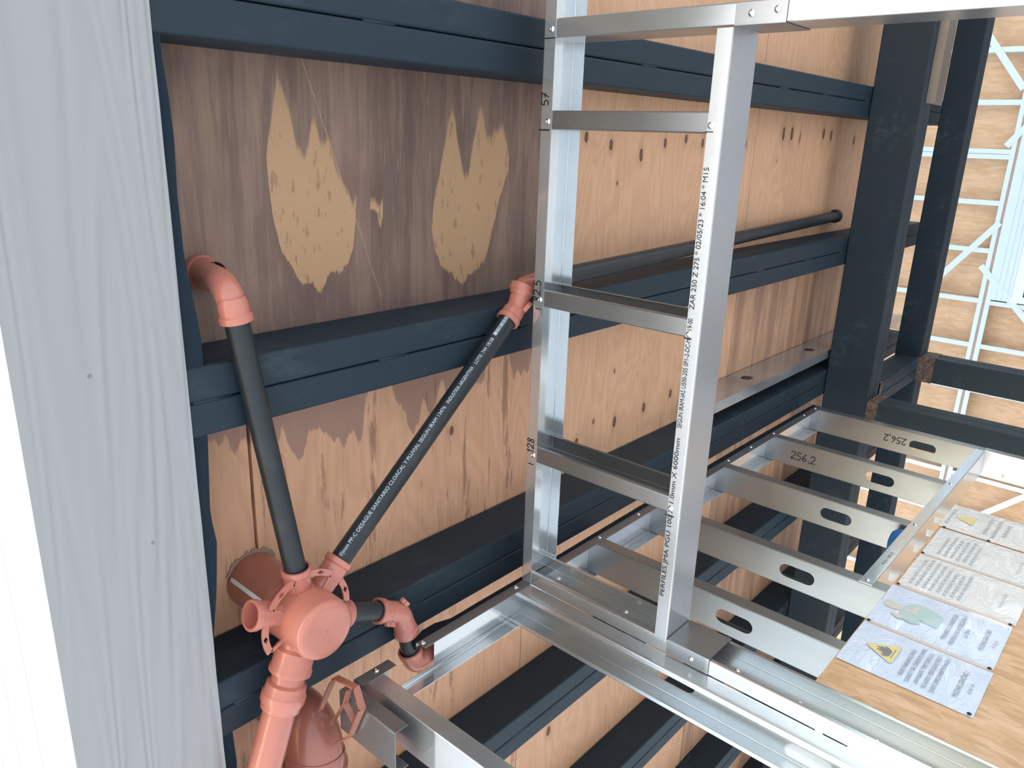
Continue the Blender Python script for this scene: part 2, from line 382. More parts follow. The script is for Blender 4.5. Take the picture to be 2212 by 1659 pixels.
def tag(o, label=None, cat=None, group=None, kind=None):
    if label: o['label'] = label
    if cat: o['category'] = cat
    if group: o['group'] = group
    if kind: o['kind'] = kind
    return o
def thing(name, label, cat, loc, group=None):
    o = bpy.data.objects.new(name, None); COL.objects.link(o); o.location = loc; o['_o'] = tuple(loc)
    o.empty_display_size = .05
    return tag(o, label, cat, group)
def solo(mb, name, mat, label, cat, loc, group=None):     # a one-piece thing with its origin at loc
    o = mb.build(name, mat)
    o.data.transform(Matrix.Translation(-Vector(loc))); o.location = loc; o['_o'] = tuple(loc)
    return tag(o, label, cat, group)

def fillet_path(pts, rad, seg=8):
    P = [Vector(p) for p in pts]; out = [P[0]]
    for i in range(1, len(P) - 1):
        a = (P[i - 1] - P[i]).normalized(); b = (P[i + 1] - P[i]).normalized()
        ang = a.angle(b); d = rad / math.tan(ang / 2)
        d = min(d, (P[i - 1] - P[i]).length * .98, (P[i + 1] - P[i]).length * .98); rr = d * math.tan(ang / 2)
        c = P[i] + (a + b).normalized() * (rr / math.sin(ang / 2))
        s0 = P[i] + a * d - c; s1 = P[i] + b * d - c
        th = s0.angle(s1)
        for k in range(seg + 1):
            t = k / seg
            out.append(c + (s0 * math.sin((1 - t) * th) + s1 * math.sin(t * th)) / math.sin(th) if th > 1e-4 else P[i])
    out.append(P[-1]); return out
def strip_poly(pts, th, rad=.003, seg=4):
    """bent sheet: centre line (2-D) -> closed outline of given thickness"""
    C = fillet_path([(p[0], p[1], 0) for p in pts], rad, seg) if len(pts) > 2 else [Vector((p[0], p[1], 0)) for p in pts]
    L, R = [], []
    for i in range(len(C)):
        t = (C[min(i + 1, len(C) - 1)] - C[max(i - 1, 0)]).normalized(); n = Vector((-t.y, t.x, 0)) * th / 2
        L.append((C[i] + n)[:2]); R.append((C[i] - n)[:2])
    return L + R[::-1]
def slot(cu, cv, ln, wd, along_v=True, seg=8):
    pts = []; h = (ln - wd) / 2; r = wd / 2
    for sgn, a0 in ((1, 0), (-1, PI)):
        for k in range(seg + 1):
            a = a0 + PI * k / seg
            x, y = r * math.cos(a), sgn * h + r * math.sin(a)
            pts.append((cu + x, cv + y) if along_v else (cu - y, cv + x))
    return pts[::-1]
X_, Y_, Z_ = Vector((1, 0, 0)), Vector((0, 1, 0)), Vector((0, 0, 1))

def cstud(mb, x, y0, y1, z0, z1, side=1, flange=.040, lip=.012, holes=(), th=.0012):
    """vertical C stud: web in the plane X = x, flanges towards side*X at y0 and y1; holes = rel heights of the service slots"""
    r = .003; zz0, zz1 = z0 + CZ, z1 + CZ
    hl = [slot((y1 - y0) / 2 - r, h - z0, .098, .038) for h in holes]
    mb.plate([(0, 0), (y1 - y0 - 2 * r, 0), (y1 - y0 - 2 * r, zz1 - zz0), (0, zz1 - zz0)], hl, Vector((x, y0 + r, zz0)), Y_, Z_, X_ * side, th)
    for ya, s in ((y0, 1), (y1, -1)):
        prof = [(th / 2, r), (th / 2, th / 2), (flange, th / 2)] + ([(flange, lip)] if lip else [])
        mb.extrude(strip_poly(prof, th, r * .8), Vector((x, ya, zz0)), X_ * side, Y_ * s, Z_ * (zz1 - zz0))
    return mb
def cstud_y(mb, x0, x1, y, z0, z1, side=-1, flange=.036, lip=.010, th=.0012):
    """vertical C stud: web in the plane Y = y spanning x0..x1, flanges towards side*Y"""
    prof = [(x0 + th / 2, lip), (x0 + th / 2, flange)]
    pts = [(x0 + lip, -flange), (x0, -flange), (x0, 0), (x1, 0), (x1, -flange), (x1 - lip, -flange)]
    pts = [(p[0], p[1] * (1 if side < 0 else -1)) for p in pts]
    mb.extrude(strip_poly(pts, th, .0028), V(0, y, z0), X_, Y_, Z_ * (z1 - z0)); return mb

SCREW = None
def screw(p, n, parent):
    """pan-head screw, head proud along n"""
    global SCREW
    if SCREW is None:
        mb = MB(); mb.rev(Vector((0, 0, 0)), Z_, [(-.001, .0058), (.0008, .0062), (.0022, .0052), (.0030, .0032), (.0031, .0028), (.0020, .0016), (.0020, 0)], 12)
        SCREW = mb.build('screw', ZINC); q = SCREW; first = True
    else:
        q = SCREW.copy(); COL.objects.link(q); first = False
    q.parent = parent
    q.rotation_mode = 'QUATERNION'; q.rotation_quaternion = n.to_track_quat('Z', 'Y')
    q.location = Vector(p) - Vector(parent['_o']); q['_o'] = tuple(p)
    return q

def text_geo(body):
    cu = bpy.data.curves.new('lettering', 'FONT'); cu.body = body; cu.size = 1.0; cu.resolution_u = 3
    ob = bpy.data.objects.new('tmp', cu); COL.objects.link(ob)
    dg = bpy.context.evaluated_depsgraph_get(); me = bpy.data.meshes.new_from_object(ob.evaluated_get(dg))
    vs = [v.co.copy() for v in me.vertices]; fs = [tuple(p.vertices) for p in me.polygons]
    bpy.data.objects.remove(ob); bpy.data.curves.remove(cu); bpy.data.meshes.remove(me)
    x0 = min(v.x for v in vs); x1 = max(v.x for v in vs)
    return vs, fs, x0, x1
def letter(mb, body, o, u, v, width, height, lift=None, wrap=None):
    """flat lettering fitted to width x cap height; wrap = (axis point, radius) bends it round a pipe"""
    vs, fs, x0, x1 = text_geo(body); k = width / (x1 - x0); h = height / .70; n = u.cross(v).normalized()
    out = []
    for p in vs:
        a, b = (p.x - x0) * k, p.y * h
        if wrap: ang = (b - height / 2) / wrap; q = o + u * a + v * (math.sin(ang) * wrap) + n * (math.cos(ang) * wrap)
        else: q = o + u * a + v * b + n * (lift or .0006)
        out.append(q)
    mb.add(out, fs); return mb
STROKES = {'1': [[(.3, .75), (.5, 1), (.45, 0)]], '2': [[(.05, .8), (.2, .98), (.5, .95), (.55, .65), (.05, .05), (.15, .0), (.35, .1), (.65, 0)]],
 '5': [[(.6, 1), (.15, .95), (.1, .55), (.4, .6), (.58, .35), (.4, .02), (.05, .08)]], '6': [[(.5, 1), (.15, .6), (.08, .2), (.3, 0), (.55, .2), (.45, .45), (.12, .35)]],
 '8': [[(.5, .9), (.25, 1), (.12, .78), (.5, .3), (.4, .02), (.15, .05), (.12, .3), (.5, .75), (.5, .9)]], '7': [[(.05, .95), (.6, 1), (.2, 0)], [(.15, .5), (.55, .52)]],
 ',': [[(.2, .1), (.12, -.15)]], '.': [[(.15, 0), (.22, .06)]], '|': [[(.1, -.1), (.1, 1.1)]]}
def handwrite(mb, body, o, u, v, height, wd=.0022, gap=.72):
    n = u.cross(v).normalized(); x = 0
    for ch in body:
        for st in STROKES.get(ch, []):
            pts = [o + u * ((x + a) * height) + v * (b * height) + n * .0006 for a, b in st]
            for p, q in zip(pts, pts[1:]):
                d = (q - p).normalized(); s = n.cross(d) * wd / 2
                mb.add([p - s - d * wd * .3, q - s + d * wd * .3, q + s + d * wd * .3, p + s - d * wd * .3], [(0, 1, 2, 3)])
        x += .35 if ch in ',.| ' else gap
    return mb

# ------------------------------------------------------------------ ground and floor
g = MB(); g.box((-30, -25, -.30), (4.9, 25, -.02)); tag(g.build('ground', SAND), kind='structure')
g = MB(); g.box((4.9, -25, -.30), (40, 25, -.03)); tag(g.build('ground', SAND), kind='structure')
g = MB(); g.box((1.25, -3.9, -.02), (4.75, 5.2, 0.0)); tag(g.build('floor', CONC), kind='structure')

# ------------------------------------------------------------------ ceiling: plywood deck
ZC, ZJ = 1.31, 1.17
g = MB(); g.rbox((.41, -3.9, ZC + .020), (4.70, 5.2, ZC + .05))  # unseen plate added above the deck so the gaps between sheets stay dark
ceiling = tag(g.build('ceiling', GAP_BACK), kind='structure')
HOLE = (.718, .878)
def sheet(x0, x1, y0, y1, mat, hole=None):
    mb = MB(); gp = .0016
    out = [(x0 + gp, y0 + gp), (x1 - gp, y0 + gp), (x1 - gp, y1 - gp), (x0 + gp, y1 - gp)]
    hl = [[(hole[0] + hole[2] * math.cos(a) * (1 + .06 * math.sin(5 * a)), hole[1] + hole[2] * math.sin(a) * (1 + .05 * math.sin(7 * a))) for a in [2 * PI * -k / 28 for k in range(28)]]] if hole else []
    mb.plate(out, hl, V(0, 0, ZC), X_, Y_, Z_, .018)
    return mb.build('plywood_sheet', mat, ceiling)
YR = [-3.9, -2.007, .433, 2.873, 5.2]
XB = [.41, 1.58, 2.80, 4.02, 4.70]
mats = {(0, 1): PLY_W, (0, 2): PLY_D, (0, 3): PLY_D, (1, 1): PLY_C, (1, 2): PLY_C, (1, 3): PLY_C, (2, 1): PLY_C, (2, 2): PLY_B, (2, 3): PLY_C}
for i in range(4):
    for j in range(4):
        mt = mats.get((i, j), PLY_C)
        if (i, j) == (0, 2):
            sheet(.41, .719, YR[2], YR[3], mt)            # sawn joint running to the drain hole
            sheet(.7225, 1.58, YR[2], YR[3], mt, (.782, .878, .058) if False else None)
        else: sheet(XB[i], XB[i + 1], YR[j], YR[j + 1], mt)

# ------------------------------------------------------------------ wall_facade (outside face, seen from below) and its soffit board
g = MB(); g.rbox((.312, -3.9, ZJ + .005), (.395, 5.2, 7.6)); wall = tag(g.build('wall_facade', GREYW), kind='structure')  # carried up beyond view so its shadow covers the neighbouring wall
zb = 1.165
pl = []
for k in range(39):
    h = .235 if k == 0 else .165
    z1 = zb + h
    poly = [(.2995, zb + .001), (.3085, zb + .001), (.3115, z1 + .02), (.3075, z1 + .02)] if k == 0 else [(.2895, zb), (.3100, zb), (.3115, z1 + .02), (.3075, z1 + .02)]
    mb = MB(); mb.extrude(poly, V(0, -3.9, 0), X_, Z_, Y_ * 9.1); mb.build('siding_plank', LAPS, wall); zb = z1
g = MB()
n = 120; rag = [random.uniform(0, .0012) for _ in range(n + 1)]
out = [(.2995, -3.9), (.2995, 5.2)] + [(.5425 + rag[k], 5.2 - 9.1 * k / n) for k in range(n + 1)]
g.plate(out[::-1], [], V(0, 0, 1.165), X_, Y_, Z_, .008)
sof = tag(g.build('trim_1', SIDING), 'pale grey woodgrain soffit board along the outer edge of the ceiling', kind='structure')
for (x, y) in ((.400, .352), (.460, .648), (.315, 1.02), (.36, -.5), (.45, 1.6)):
    mb = MB(); mb.rev(V(x, y, 1.1652), -Z_, [(0, .0034), (.0006, .0034), (.0009, .0026), (.0004, .0012), (.0004, 0)], 10); mb.build('screw', GALV_DULL, sof)

# black felt membrane sticking out behind the soffit board
felt = [(-3.9, .553), (-2, .558), (-.6, .552), (-.3, .556), (-.089, .558), (-.039, .562), (.02, .564), (.1, .5605), (.185, .562), (.22, .565), (.288, .573), (.327, .577), (.372, .576), (.414, .572), (.488, .572), (.562, .568),
        (.625, .565), (.652, .566), (.694, .571), (.75, .566), (.799, .561), (.869, .549), (.92, .546), (.986, .548), (1.032, .552), (1.097, .567), (1.17, .570), (1.3, .56), (1.8, .555), (5.2, .556)]
mb = MB()
for zz in (0, 1):
    pass
fl = [(x + random.uniform(-.0008, .0008), y) for y, x in felt]
mb.plate([(.45, -3.9)] + fl + [(.45, 5.2)], [], V(0, 0, 1.1735 - .0005), X_, Y_, Z_, .0012)
solo(mb, 'felt_strip', FELT, 'ragged strip of black felt sticking out behind the pale soffit board', 'felt', (.56, .5, CZ + 1.1735))

# ------------------------------------------------------------------ black steel joists: two C channels toe to toe
def joist(y, x0=.415, x1=4.66, label='', h=.138, w=.0605):
    t = thing('steel_joist', label, 'joist', (x0, y, CZ + ZJ), 'black steel joists under the plywood')
    for s in (-1, 1):
        pts = [(s * .0008, .022), (s * .0008, 0), (s * w, 0), (s * w, h), (s * .0008, h), (s * .0008, h - .022)]
        mb = MB(); mb.extrude(strip_poly([(p[0] - s * .00125 if abs(p[0]) > .01 else p[0] + s * .00125, p[1] + (.00125 if p[1] == 0 else (-.00125 if p[1] == h else 0))) for p in pts], .0025, .0045, 5), V(x0, y, ZJ), Y_, Z_, X_ * (x1 - x0))
        mb.build('channel', BLACK, t)
    mb = MB()
    for k in range(int((x1 - x0) / .42)):               # weld beads in the seam
        xa = x0 + .12 + k * .42 + random.uniform(-.04, .04); mb.tube([V(xa, y, ZJ + .0032), V(xa + .07, y, ZJ + .0032)], .0032, 8)
    mb.build('weld_bead', BLACK, t)
    return t
JY = [-1.405, -.793, -.1825, .433, 1.038, 1.655, 2.262, 2.873, 3.48, 4.09]
JL = ['far steel joist beyond the uppermost track end, mostly hidden', 'black steel joist outside the picture above the weathered plywood',
      'black steel joist along the top edge of the photo above the weathered plywood', 'black steel joist crossed by both thin black drain pipes',
      'black steel joist behind the terracotta drain hub', 'black steel joist just beyond the open stud wall',
      'second black steel joist beyond the stud wall, counted from the hub', 'third black steel joist beyond the stud wall, counted from the hub',
      'fourth black steel joist beyond the stud wall, counted from the hub', 'outermost black steel joist beyond the stud wall']
for y, lb in zip(JY[2:], JL[2:]): joist(y, label=lb)

# galvanized joist with slots lying beside the hub joist
mb = MB(); hl = [slot(.385, .062, .060, .042, False, 5), slot(1.02, .062, .060, .042, False, 5), slot(1.75, .062, .06, .042, False, 5)]
mb.plate([(0, 0), (2.2, 0), (2.2, .13), (0, .13)], hl, V(2.45, .885, 1.178), X_, Z_, Y_, .0014)
mb.rbox((2.45, .885, 1.1768), (4.65, .925, 1.178)); mb.rbox((2.45, .885, 1.3066), (4.65, .925, 1.308)); mb.rbox((2.45, .924, 1.178), (4.65, .925, 1.192))
solo(mb, 'slotted_joist', GALV, 'galvanized slotted joist lying between the black joist and the plywood sheet', 'joist', (2.45, .885, CZ + 1.178))

# ------------------------------------------------------------------ far black frame: two cross beams, columns and a tie
def box_member(t, name, o, u, v, d, w, h, mat=BLACK):
    """double channel box, seam along the middle of its w faces; o = corner, u width axis, v height axis"""
    for s in (0, 1):
        mb = MB(); r = .006; a0, a1 = s * w / 2 + .0006, (s + 1) * w / 2 - .0006
        poly = []
        for cx, cy, st in ((a0 + r, r, PI), (a1 - r, r, 1.5 * PI), (a1 - r, h - r, 0), (a0 + r, h - r, .5 * PI)):
            poly += [(cx + r * math.cos(st + k * PI / 8), cy + r * math.sin(st + k * PI / 8)) for k in range(5)]
        mb.extrude(poly, o, u, v, d); mb.build(name, mat, t)
t = thing('cross_beam', 'wide black steel beam across the far ends of the joists, with the galvanized track on it', 'beam', (3.53, .6, CZ + .97))
box_member(t, 'channel', V(3.53, -3.9, .97), X_, Z_, Y_ * 9.1, .14, .198)
t = thing('cross_beam', 'narrower black steel beam outermost before the bright neighbouring wall', 'beam', (4.31, .6, CZ + .968))
box_member(t, 'channel', V(4.315, -3.9, .968), X_, Z_, Y_ * 9.1, .125, .128)
t = thing('steel_column', 'black steel corner column behind the stud wall, rusty at its top weld', 'column', (3.60, 1.15, 0))
box_member(t, 'channel', Vector((3.53, 1.081, 0)), X_, Y_, Z_ * (CZ + .969), .14, .16)
mb = MB(); mb.rbox((3.528, 1.0795, .925), (3.672, 1.242, .9695)); mb.build('rusty_weld', RUST, t)
t = thing('steel_column', 'black steel column at the outer frame, in front of the bright neighbouring wall', 'column', (4.38, 1.08, 0))
box_member(t, 'channel', Vector((4.315, 1.018, 0)), X_, Y_, Z_ * (CZ + .967), .13, .13)
mb = MB(); mb.rbox((4.313, 1.0165, .90), (4.447, 1.15, .9675)); mb.build('rusty_weld', RUST, t)
t = thing('tie_beam', 'short black steel tie joining the two far columns at their heads', 'beam', (3.98, 1.09, CZ + .97))
box_member(t, 'channel', V(3.672, 1.025, .968), Y_, Z_, X_ * .641, .115, .12)
mb = MB(); mb.rbox((3.672, 1.023, .9665), (3.70, 1.142, .985)); mb.rbox((4.285, 1.023, .9665), (4.313, 1.142, .985)); mb.build('rusty_weld', RUST, t)
# galvanized track clamped under the wide beam
mb = MB(); mb.rbox((3.575, -3.0, .9675), (3.69, -.18, .969)); mb.rbox((3.6895, -3.0, .969), (3.691, -.18, 1.0)); mb.rbox((3.575, -3.0, .935), (3.5765, -.18, .9675)); mb.rbox((3.691, -3.0, .9675), (3.81, -.18, .969)); mb.rbox((3.8085, -3.0, .969), (3.81, -.18, 1.0))
solo(mb, 'track_offcut', GALV_DULL, 'grey galvanized track lying along the edge of the wide black beam', 'track', (3.69, -.18, CZ + .968))

# ------------------------------------------------------------------ header frame over the opening (X plane)
XH, XI = 1.321, 1.421
hf = thing('header_frame', 'galvanized ladder frame of two long tracks joined by short studs', 'frame', (1.371, .42, CZ + .682))
th = .0012
def utrack(mb, z, s, y0, y1):      # U track along Y; web at rel z, flanges towards s
    pts = [(XH + th / 2, s * .0305), (XH + th / 2, s * th / 2), (XI - th / 2, s * th / 2), (XI - th / 2, s * .0305)]
    mb.extrude(strip_poly(pts, th, .0028), V(0, y0, z), X_, Z_, Y_ * (y1 - y0)); return mb
top = utrack(MB(), 1.1013, -1, -3.2, 1.0690).build('top_track', GALV_BRIGHT, hf)
bot = utrack(MB(), .682, 1, -.1885, 1.043).build('bottom_track', GALV_MATT, hf)
for yb in (-.0165, .361, .738):
    mb = cstud_y(MB(), XH + .0015, XI - .0015, yb, .684, 1.0995); mb.build('short_stud', GALV_DULL, hf)
# print on the outer face of the lower track
mb = MB()
letter(mb, 'PERFILES JMA PGU 100 X 1.0mm X 6000mm', V(XH - .0002, .935, .7005), -Y_, Z_, .365, .0102)
letter(mb, 'SEGUN IRAM-IAS U500-205 0P1-2-DC-M-P119-00', V(XH - .0002, .548, .7005), -Y_, Z_, .225, .0102)
letter(mb, 'ZAR 250 Z 275 * 02/05/23 * 16:04 * M15', V(XH - .0002, .305, .7005), -Y_, Z_, .262, .0102)
mb.build('printed_lettering', INK_K, bot)
mb = MB()
handwrite(mb, '57', V(XH - .0002, -.062, 1.081), -Y_, Z_, .019); handwrite(mb, '|', V(XH - .0002, -.012, 1.079), -Y_, Z_, .022, .003)
handwrite(mb, '82.5', V(XH - .0002, .352, 1.080), -Y_, Z_, .020); handwrite(mb, '|', V(XH - .0002, .369, 1.077), -Y_, Z_, .014, .002)
handwrite(mb, '128', V(XH - .0002, .722, 1.080), -Y_, Z_, .020); handwrite(mb, '|', V(XH - .0002, .748, 1.081), -Y_, Z_, .012, .002)
handwrite(mb, '|', V(XH - .0002, -.189, 1.0735), -Y_, Z_, .022, .0022)
mb.build('marker_writing', INK_K, top)
mb = MB()
handwrite(mb, '|', V(XH - .0002, -.017, .7015), -Y_, Z_, .012, .002); handwrite(mb, '|', V(XH - .0002, .364, .7015), -Y_, Z_, .012, .003); handwrite(mb, '|', V(XH - .0002, .745, .699), -Y_, Z_, .016, .003)
mb.build('marker_writing', INK_K, bot)
for y in (-.208, -.031, .346, .722): screw(V(XH - .0002, y, 1.081), -X_, top)
for y in (-.029, .354, .727): screw(V(XH - .0002, y, .7055), -X_, bot)
# tabs of the bottom track folded down over the jambs
mb = MB(); mb.extrude(strip_poly([(XH - .0008, .036), (XH - .0008, 0), (XI + .0008, 0), (XI + .0008, .036)], .0012, .002), V(0, 1.0335, .5795), X_, Y_, Z_ * .1005)
c1 = mb.build('clip', GALV_DULL, hf); screw(V(XH - .0016, 1.052, .619), -X_, c1)
mb = MB(); mb.extrude(strip_poly([(XH - .0008, -.036), (XH - .0008, 0), (XI + .0008, 0), (XI + .0008, -.036)], .0012, .002), V(0, -.1895, .590), X_, Y_, Z_ * .091)
c2 = mb.build('clip', GALV_DULL, hf); screw(V(XH - .0016, -.208, .651), -X_, c2); screw(V(XH - .0016, -.211, .606), -X_, c2)

# jamb studs either side of the opening
mb = cstud_y(MB(), XH + .0015, XI - .0015, -.1915, -1.4, 1.0995)
solo(mb, 'jamb_stud', GALV, 'galvanized jamb stud at the top edge of the photo, upper end of the opening', 'stud', (1.371, -.2, 0))
mb = cstud_y(MB(), XH + .0015, XI - .0015, 1.0715, -1.4, 1.0995, flange=.034)
jb = solo(mb, 'jamb_stud', GALV, 'galvanized jamb stud in the corner against the stud wall', 'stud', (1.371, 1.06, 0))
for x, z in ((1.393, 1.037), (1.391, .831), (1.378, .539), (1.372, .40), (1.372, .25)): screw(V(x, 1.0707, z), -Y_, jb)

# ------------------------------------------------------------------ stud wall (Y plane)
YN, YF = 1.0703, 1.1703
st = thing('wall_track', 'long galvanized top track of the stud wall, notched beside the small elbow', 'track', (2.0, 1.12, CZ + 1.1))
def wtrack(x0, x1, near=True, web=True, far=True):
    mb = MB()
    if near: mb.extrude(strip_poly([(YN + th / 2, -.030), (YN + th / 2, -th / 2), (YN + .012, -th / 2)], th, .0028), V(x0, 0, 1.1013), Y_, Z_, X_ * (x1 - x0))
    if web: mb.extrude(strip_poly([(YN + .011, -th / 2), (YF - .011, -th / 2)], th), V(x0, 0, 1.1013), Y_, Z_, X_ * (x1 - x0))
    if far: mb.extrude(strip_poly([(YF - th / 2, -.034), (YF - th / 2, -th / 2), (YF - .012, -th / 2)], th, .0028), V(x0, 0, 1.1013), Y_, Z_, X_ * (x1 - x0))
    return mb
a = wtrack(.797, .886, True, True, False); a.build('near_flange', GALV_DULL, st)  # darker steel tone here than on the web and far flange below
wtrack(.966, 3.27, True, False, False).build('near_flange', GALV_DULL, st)
wtrack(1.02, 3.27, False, True, False).build('web', GALV_BRIGHT, st)
wtrack(.797, 3.27, False, False, True).build('far_flange', GALV_BRIGHT, st)
for x in (.845, .975, 1.284, 1.64, 2.03, 2.42, 2.80, 3.22, 1.84, 2.6, 3.1): screw(V(x, YN - .0003, 1.088), -Y_, st)
mb = MB(); n = 60
pts = [(x, 1.1022) for x in (.966, 3.27)] + [(3.27 - (3.27 - .966) * k / n, 1.1105 + .009 * math.sin(PI * min(1, max(0, (1 - k / n - .2)))) + (.012 if 1.0 < 3.27 - (3.27 - .966) * k / n < 1.05 else 0) + random.uniform(0, .0012)) for k in range(n + 1)]
mb.extrude(pts, V(0, YN + .0005, 0), X_, Z_, Y_ * .022)
solo(mb, 'seal_strip', RUBBER, 'black rubber seal strip on top of the stud wall track', 'seal', (2.0, 1.12, CZ + 1.106))
SY0, SY1 = 1.0720, 1.1688
def wall_stud(x, z0, holes, label, mat=GALV, side=1):
    return solo(cstud(MB(), x, SY0, SY1, z0, 1.0995, side, .046 if side < 0 else .040, holes=holes), 'wall_stud', mat, label, 'stud', (x, 1.12, max(0, z0 + CZ)), 'studs of the open wall')
wall_stud(.812, -1.4, (.64, .03, -.57), 'galvanized stud at the lower left end of the stud wall track')
wall_stud(1.3222, -1.4, (.652, .03, -.57), 'galvanized corner stud with lips outward, slotted, beside the jamb stud', GALV, -1)
wall_stud(1.610, -1.4, (.657, .04, -.57), 'slotted galvanized stud next to the corner, its foot behind the orange board', GALV_DULL)
s4 = wall_stud(1.935, -1.4, (.632, .02, -.57), 'slotted galvanized stud meeting the near end of the sill track', GALV_DULL)
wall_stud(2.365, .476, (.682,), 'slotted galvanized cripple stud with the blue plastic cap at its foot', GALV_DULL)
s2 = wall_stud(2.775, .476, (.676,), 'slotted galvanized cripple stud with handwritten measurement near its head', GALV_DULL)
s1 = wall_stud(3.225, -1.4, (.654, .0, -.57), 'slotted galvanized stud against the black corner column, measurement upside down', GALV_DULL)
mb = MB(); handwrite(mb, '256,2', V(2.7747, 1.138, 1.00), -Z_, -Y_, .030, .0034); mb.build('marker_writing', INK_K, s2)
mb = MB(); handwrite(mb, '256,2', V(3.2247, 1.104, .715), Z_, Y_, .027, .0034); mb.build('marker_writing', INK_K, s1)
# folded track tab around the lower part of the last stud
mb = MB(); mb.extrude(strip_poly([(.036, YN - .0004), (0, YN - .0004), (0, YF + .0004), (.036, YF + .0004)], .0012, .002), V(3.2235, 0, .30), X_, Y_, Z_ * .145)
mb.extrude(strip_poly([(.036, YN - .0004), (0, YN - .0004), (0, YF + .0004), (.036, YF + .0004)], .0012, .002), V(3.2225, 0, -.25), X_, Y_, Z_ * .549)
cl = mb.build('clip', GALV, s1); screw(V(3.2215, 1.15, .366), -X_, cl)
# short offcut hanging beside the first stud
mb = MB(); mb.extrude(strip_poly([(.032, YN + .002), (0, YN + .002), (0, YF - .003), (.032, YF - .003)], .0014, .003), V(.758, 0, .924), X_, Y_, Z_ * .172)
solo(mb, 'track_offcut', GALV_DULL, 'short cut galvanized track hanging at the lower left next to the big elbow', 'track', (.758, 1.12, CZ + .924))
# sill track over the side opening
mb = MB()
mb.extrude(strip_poly([(YN + th / 2, .033), (YN + th / 2, th / 2), (YF - th / 2, th / 2), (YF - th / 2, .033)], th, .0028), V(1.978, 0, .441), Y_, Z_, X_ * 1.243)
mb.rbox((1.9365, YN, .441), (1.978, YN + .0012, .474)); mb.extrude([(1.94, .4415), (1.978, .4415), (1.978, .474)], V(0, YN - .0004, 0), X_, Z_, Y_ * .001)
sl = solo(mb, 'sill_track', GALV_BRIGHT, 'dented galvanized track above the sheets of paper, across the cripple stud feet', 'track', (2.5, 1.12, CZ + .441))
for x in (1.956, 2.38, 2.79): screw(V(x, YN - .0004, .458), -Y_, sl)
mb = MB(); letter(mb, 'PGU 100 X', V(2.07, YN - .0002, .452), X_, Z_, .085, .008); mb.build('printed_lettering', INK_G, sl)

# small blue cap standing on the sill track
mb = MB(); mb.rev(V(2.318, 1.117, .4430), Z_, [(0, .001), (0, .043), (.004, .045), (.036, .0445), (.050, .041), (.060, .031), (.064, .015), (.0645, 0)], 28)
solo(mb, 'plastic_cap', BLUE, 'blue round plastic cap standing on the sill track beside a cripple stud', 'cap', tuple(V(2.318, 1.117, .443)))

# ------------------------------------------------------------------ orange board with notices
BY = 1.058
mb = MB(); mb.rbox((1.437, BY, -1.4), (2.592, BY + .0115, .400))
board = solo(mb, 'strand_board', OSB, 'orange strand board panel across the stud wall, carrying the paper notices', 'board', (2.0, BY, 0))
def notice(x0, x1, z0, z1, label, mat, tilt=0.0):
    mb = MB(); nx, nz = 8, 10; vs = []
    for k in range(nz + 1):
        for i in range(nx + 1):
            a, b = i / nx, k / nz
            vs.append(V(x0 + (x1 - x0) * a + tilt * b, BY - .0016 - .0022 * abs(math.sin(5 * a + 3.1 * b + x0 * 9)) * math.sin(PI * a) - .001 * b, z0 + (z1 - z0) * b))
    fs = [(k * (nx + 1) + i, k * (nx + 1) + i + 1, (k + 1) * (nx + 1) + i + 1, (k + 1) * (nx + 1) + i) for k in range(nz) for i in range(nx)]
    mb.add(vs, fs, True)
    return solo(mb, 'notice_sheet', mat, label, 'notice', ((x0 + x1) / 2, BY, CZ + z0), 'paper notices on the orange board')
def P(x, z, d=.0052): return V(x, BY - d, z)
def poly_print(par, name, pts, mat, d=.0052):
    mb = MB(); tri = tessellate_polygon([[Vector((p[0], p[1], 0)) for p in pts]]); mb.add([P(p[0], p[1], d) for p in pts], [tuple(q) for q in tri]); return mb.build(name, mat, par)
def lines(par, rows, mat=INK_G, name='lettering'):
    mb = MB()
    for body, xc, z, wdt, h in rows: letter(mb, body, P(xc - wdt / 2, z), X_, Z_, wdt, h, .0002)
    return mb.build(name, mat, par)
def ghost(par, rows):                                    # print too blurred to read: broken grey bars
    mb = MB()
    for x0, x1, z, h in rows:
        x = x0
        while x < x1:
            wd = random.uniform(.008, .022); mb.add([P(x, z), P(min(x + wd, x1), z), P(min(x + wd, x1), z + h), P(x, z + h)], [(0, 1, 2, 3)]); x += wd + .004
    return mb.build('faded_print', INK_L, par)
def tri_sign(par, cx, cz, r):
    def rt(rr):
        out = []
        for k in range(3):
            a = PI / 2 + k * 2 * PI / 3; c = (cx + (rr - .006) * math.cos(a), cz + (rr - .006) * math.sin(a) * .92)
            out += [(c[0] + .006 * math.cos(a + d), c[1] + .006 * math.sin(a + d)) for d in (-.8, -.3, .3, .8)]
        return out
    poly_print(par, 'pictogram', rt(r), INK_L, .0052); return poly_print(par, 'pictogram', rt(r * .93), YELLOW, .0055)
n1 = notice(1.552, 1.738, .130, .397, 'paper notice with yellow flame triangle, nearest the bright jamb', PAPER)
tri_sign(n1, 1.648, .322, .044)
poly_print(n1, 'flame', [(1.630, .313), (1.626, .322), (1.633, .331), (1.632, .322), (1.640, .330), (1.642, .342), (1.649, .333), (1.652, .345), (1.658, .333), (1.661, .336), (1.659, .326), (1.667, .329), (1.663, .318), (1.656, .311), (1.638, .311)], INK_G, .0058)
poly_print(n1, 'flame', [(1.628, .306), (1.668, .306), (1.668, .308), (1.628, .308)], INK_G, .0058)
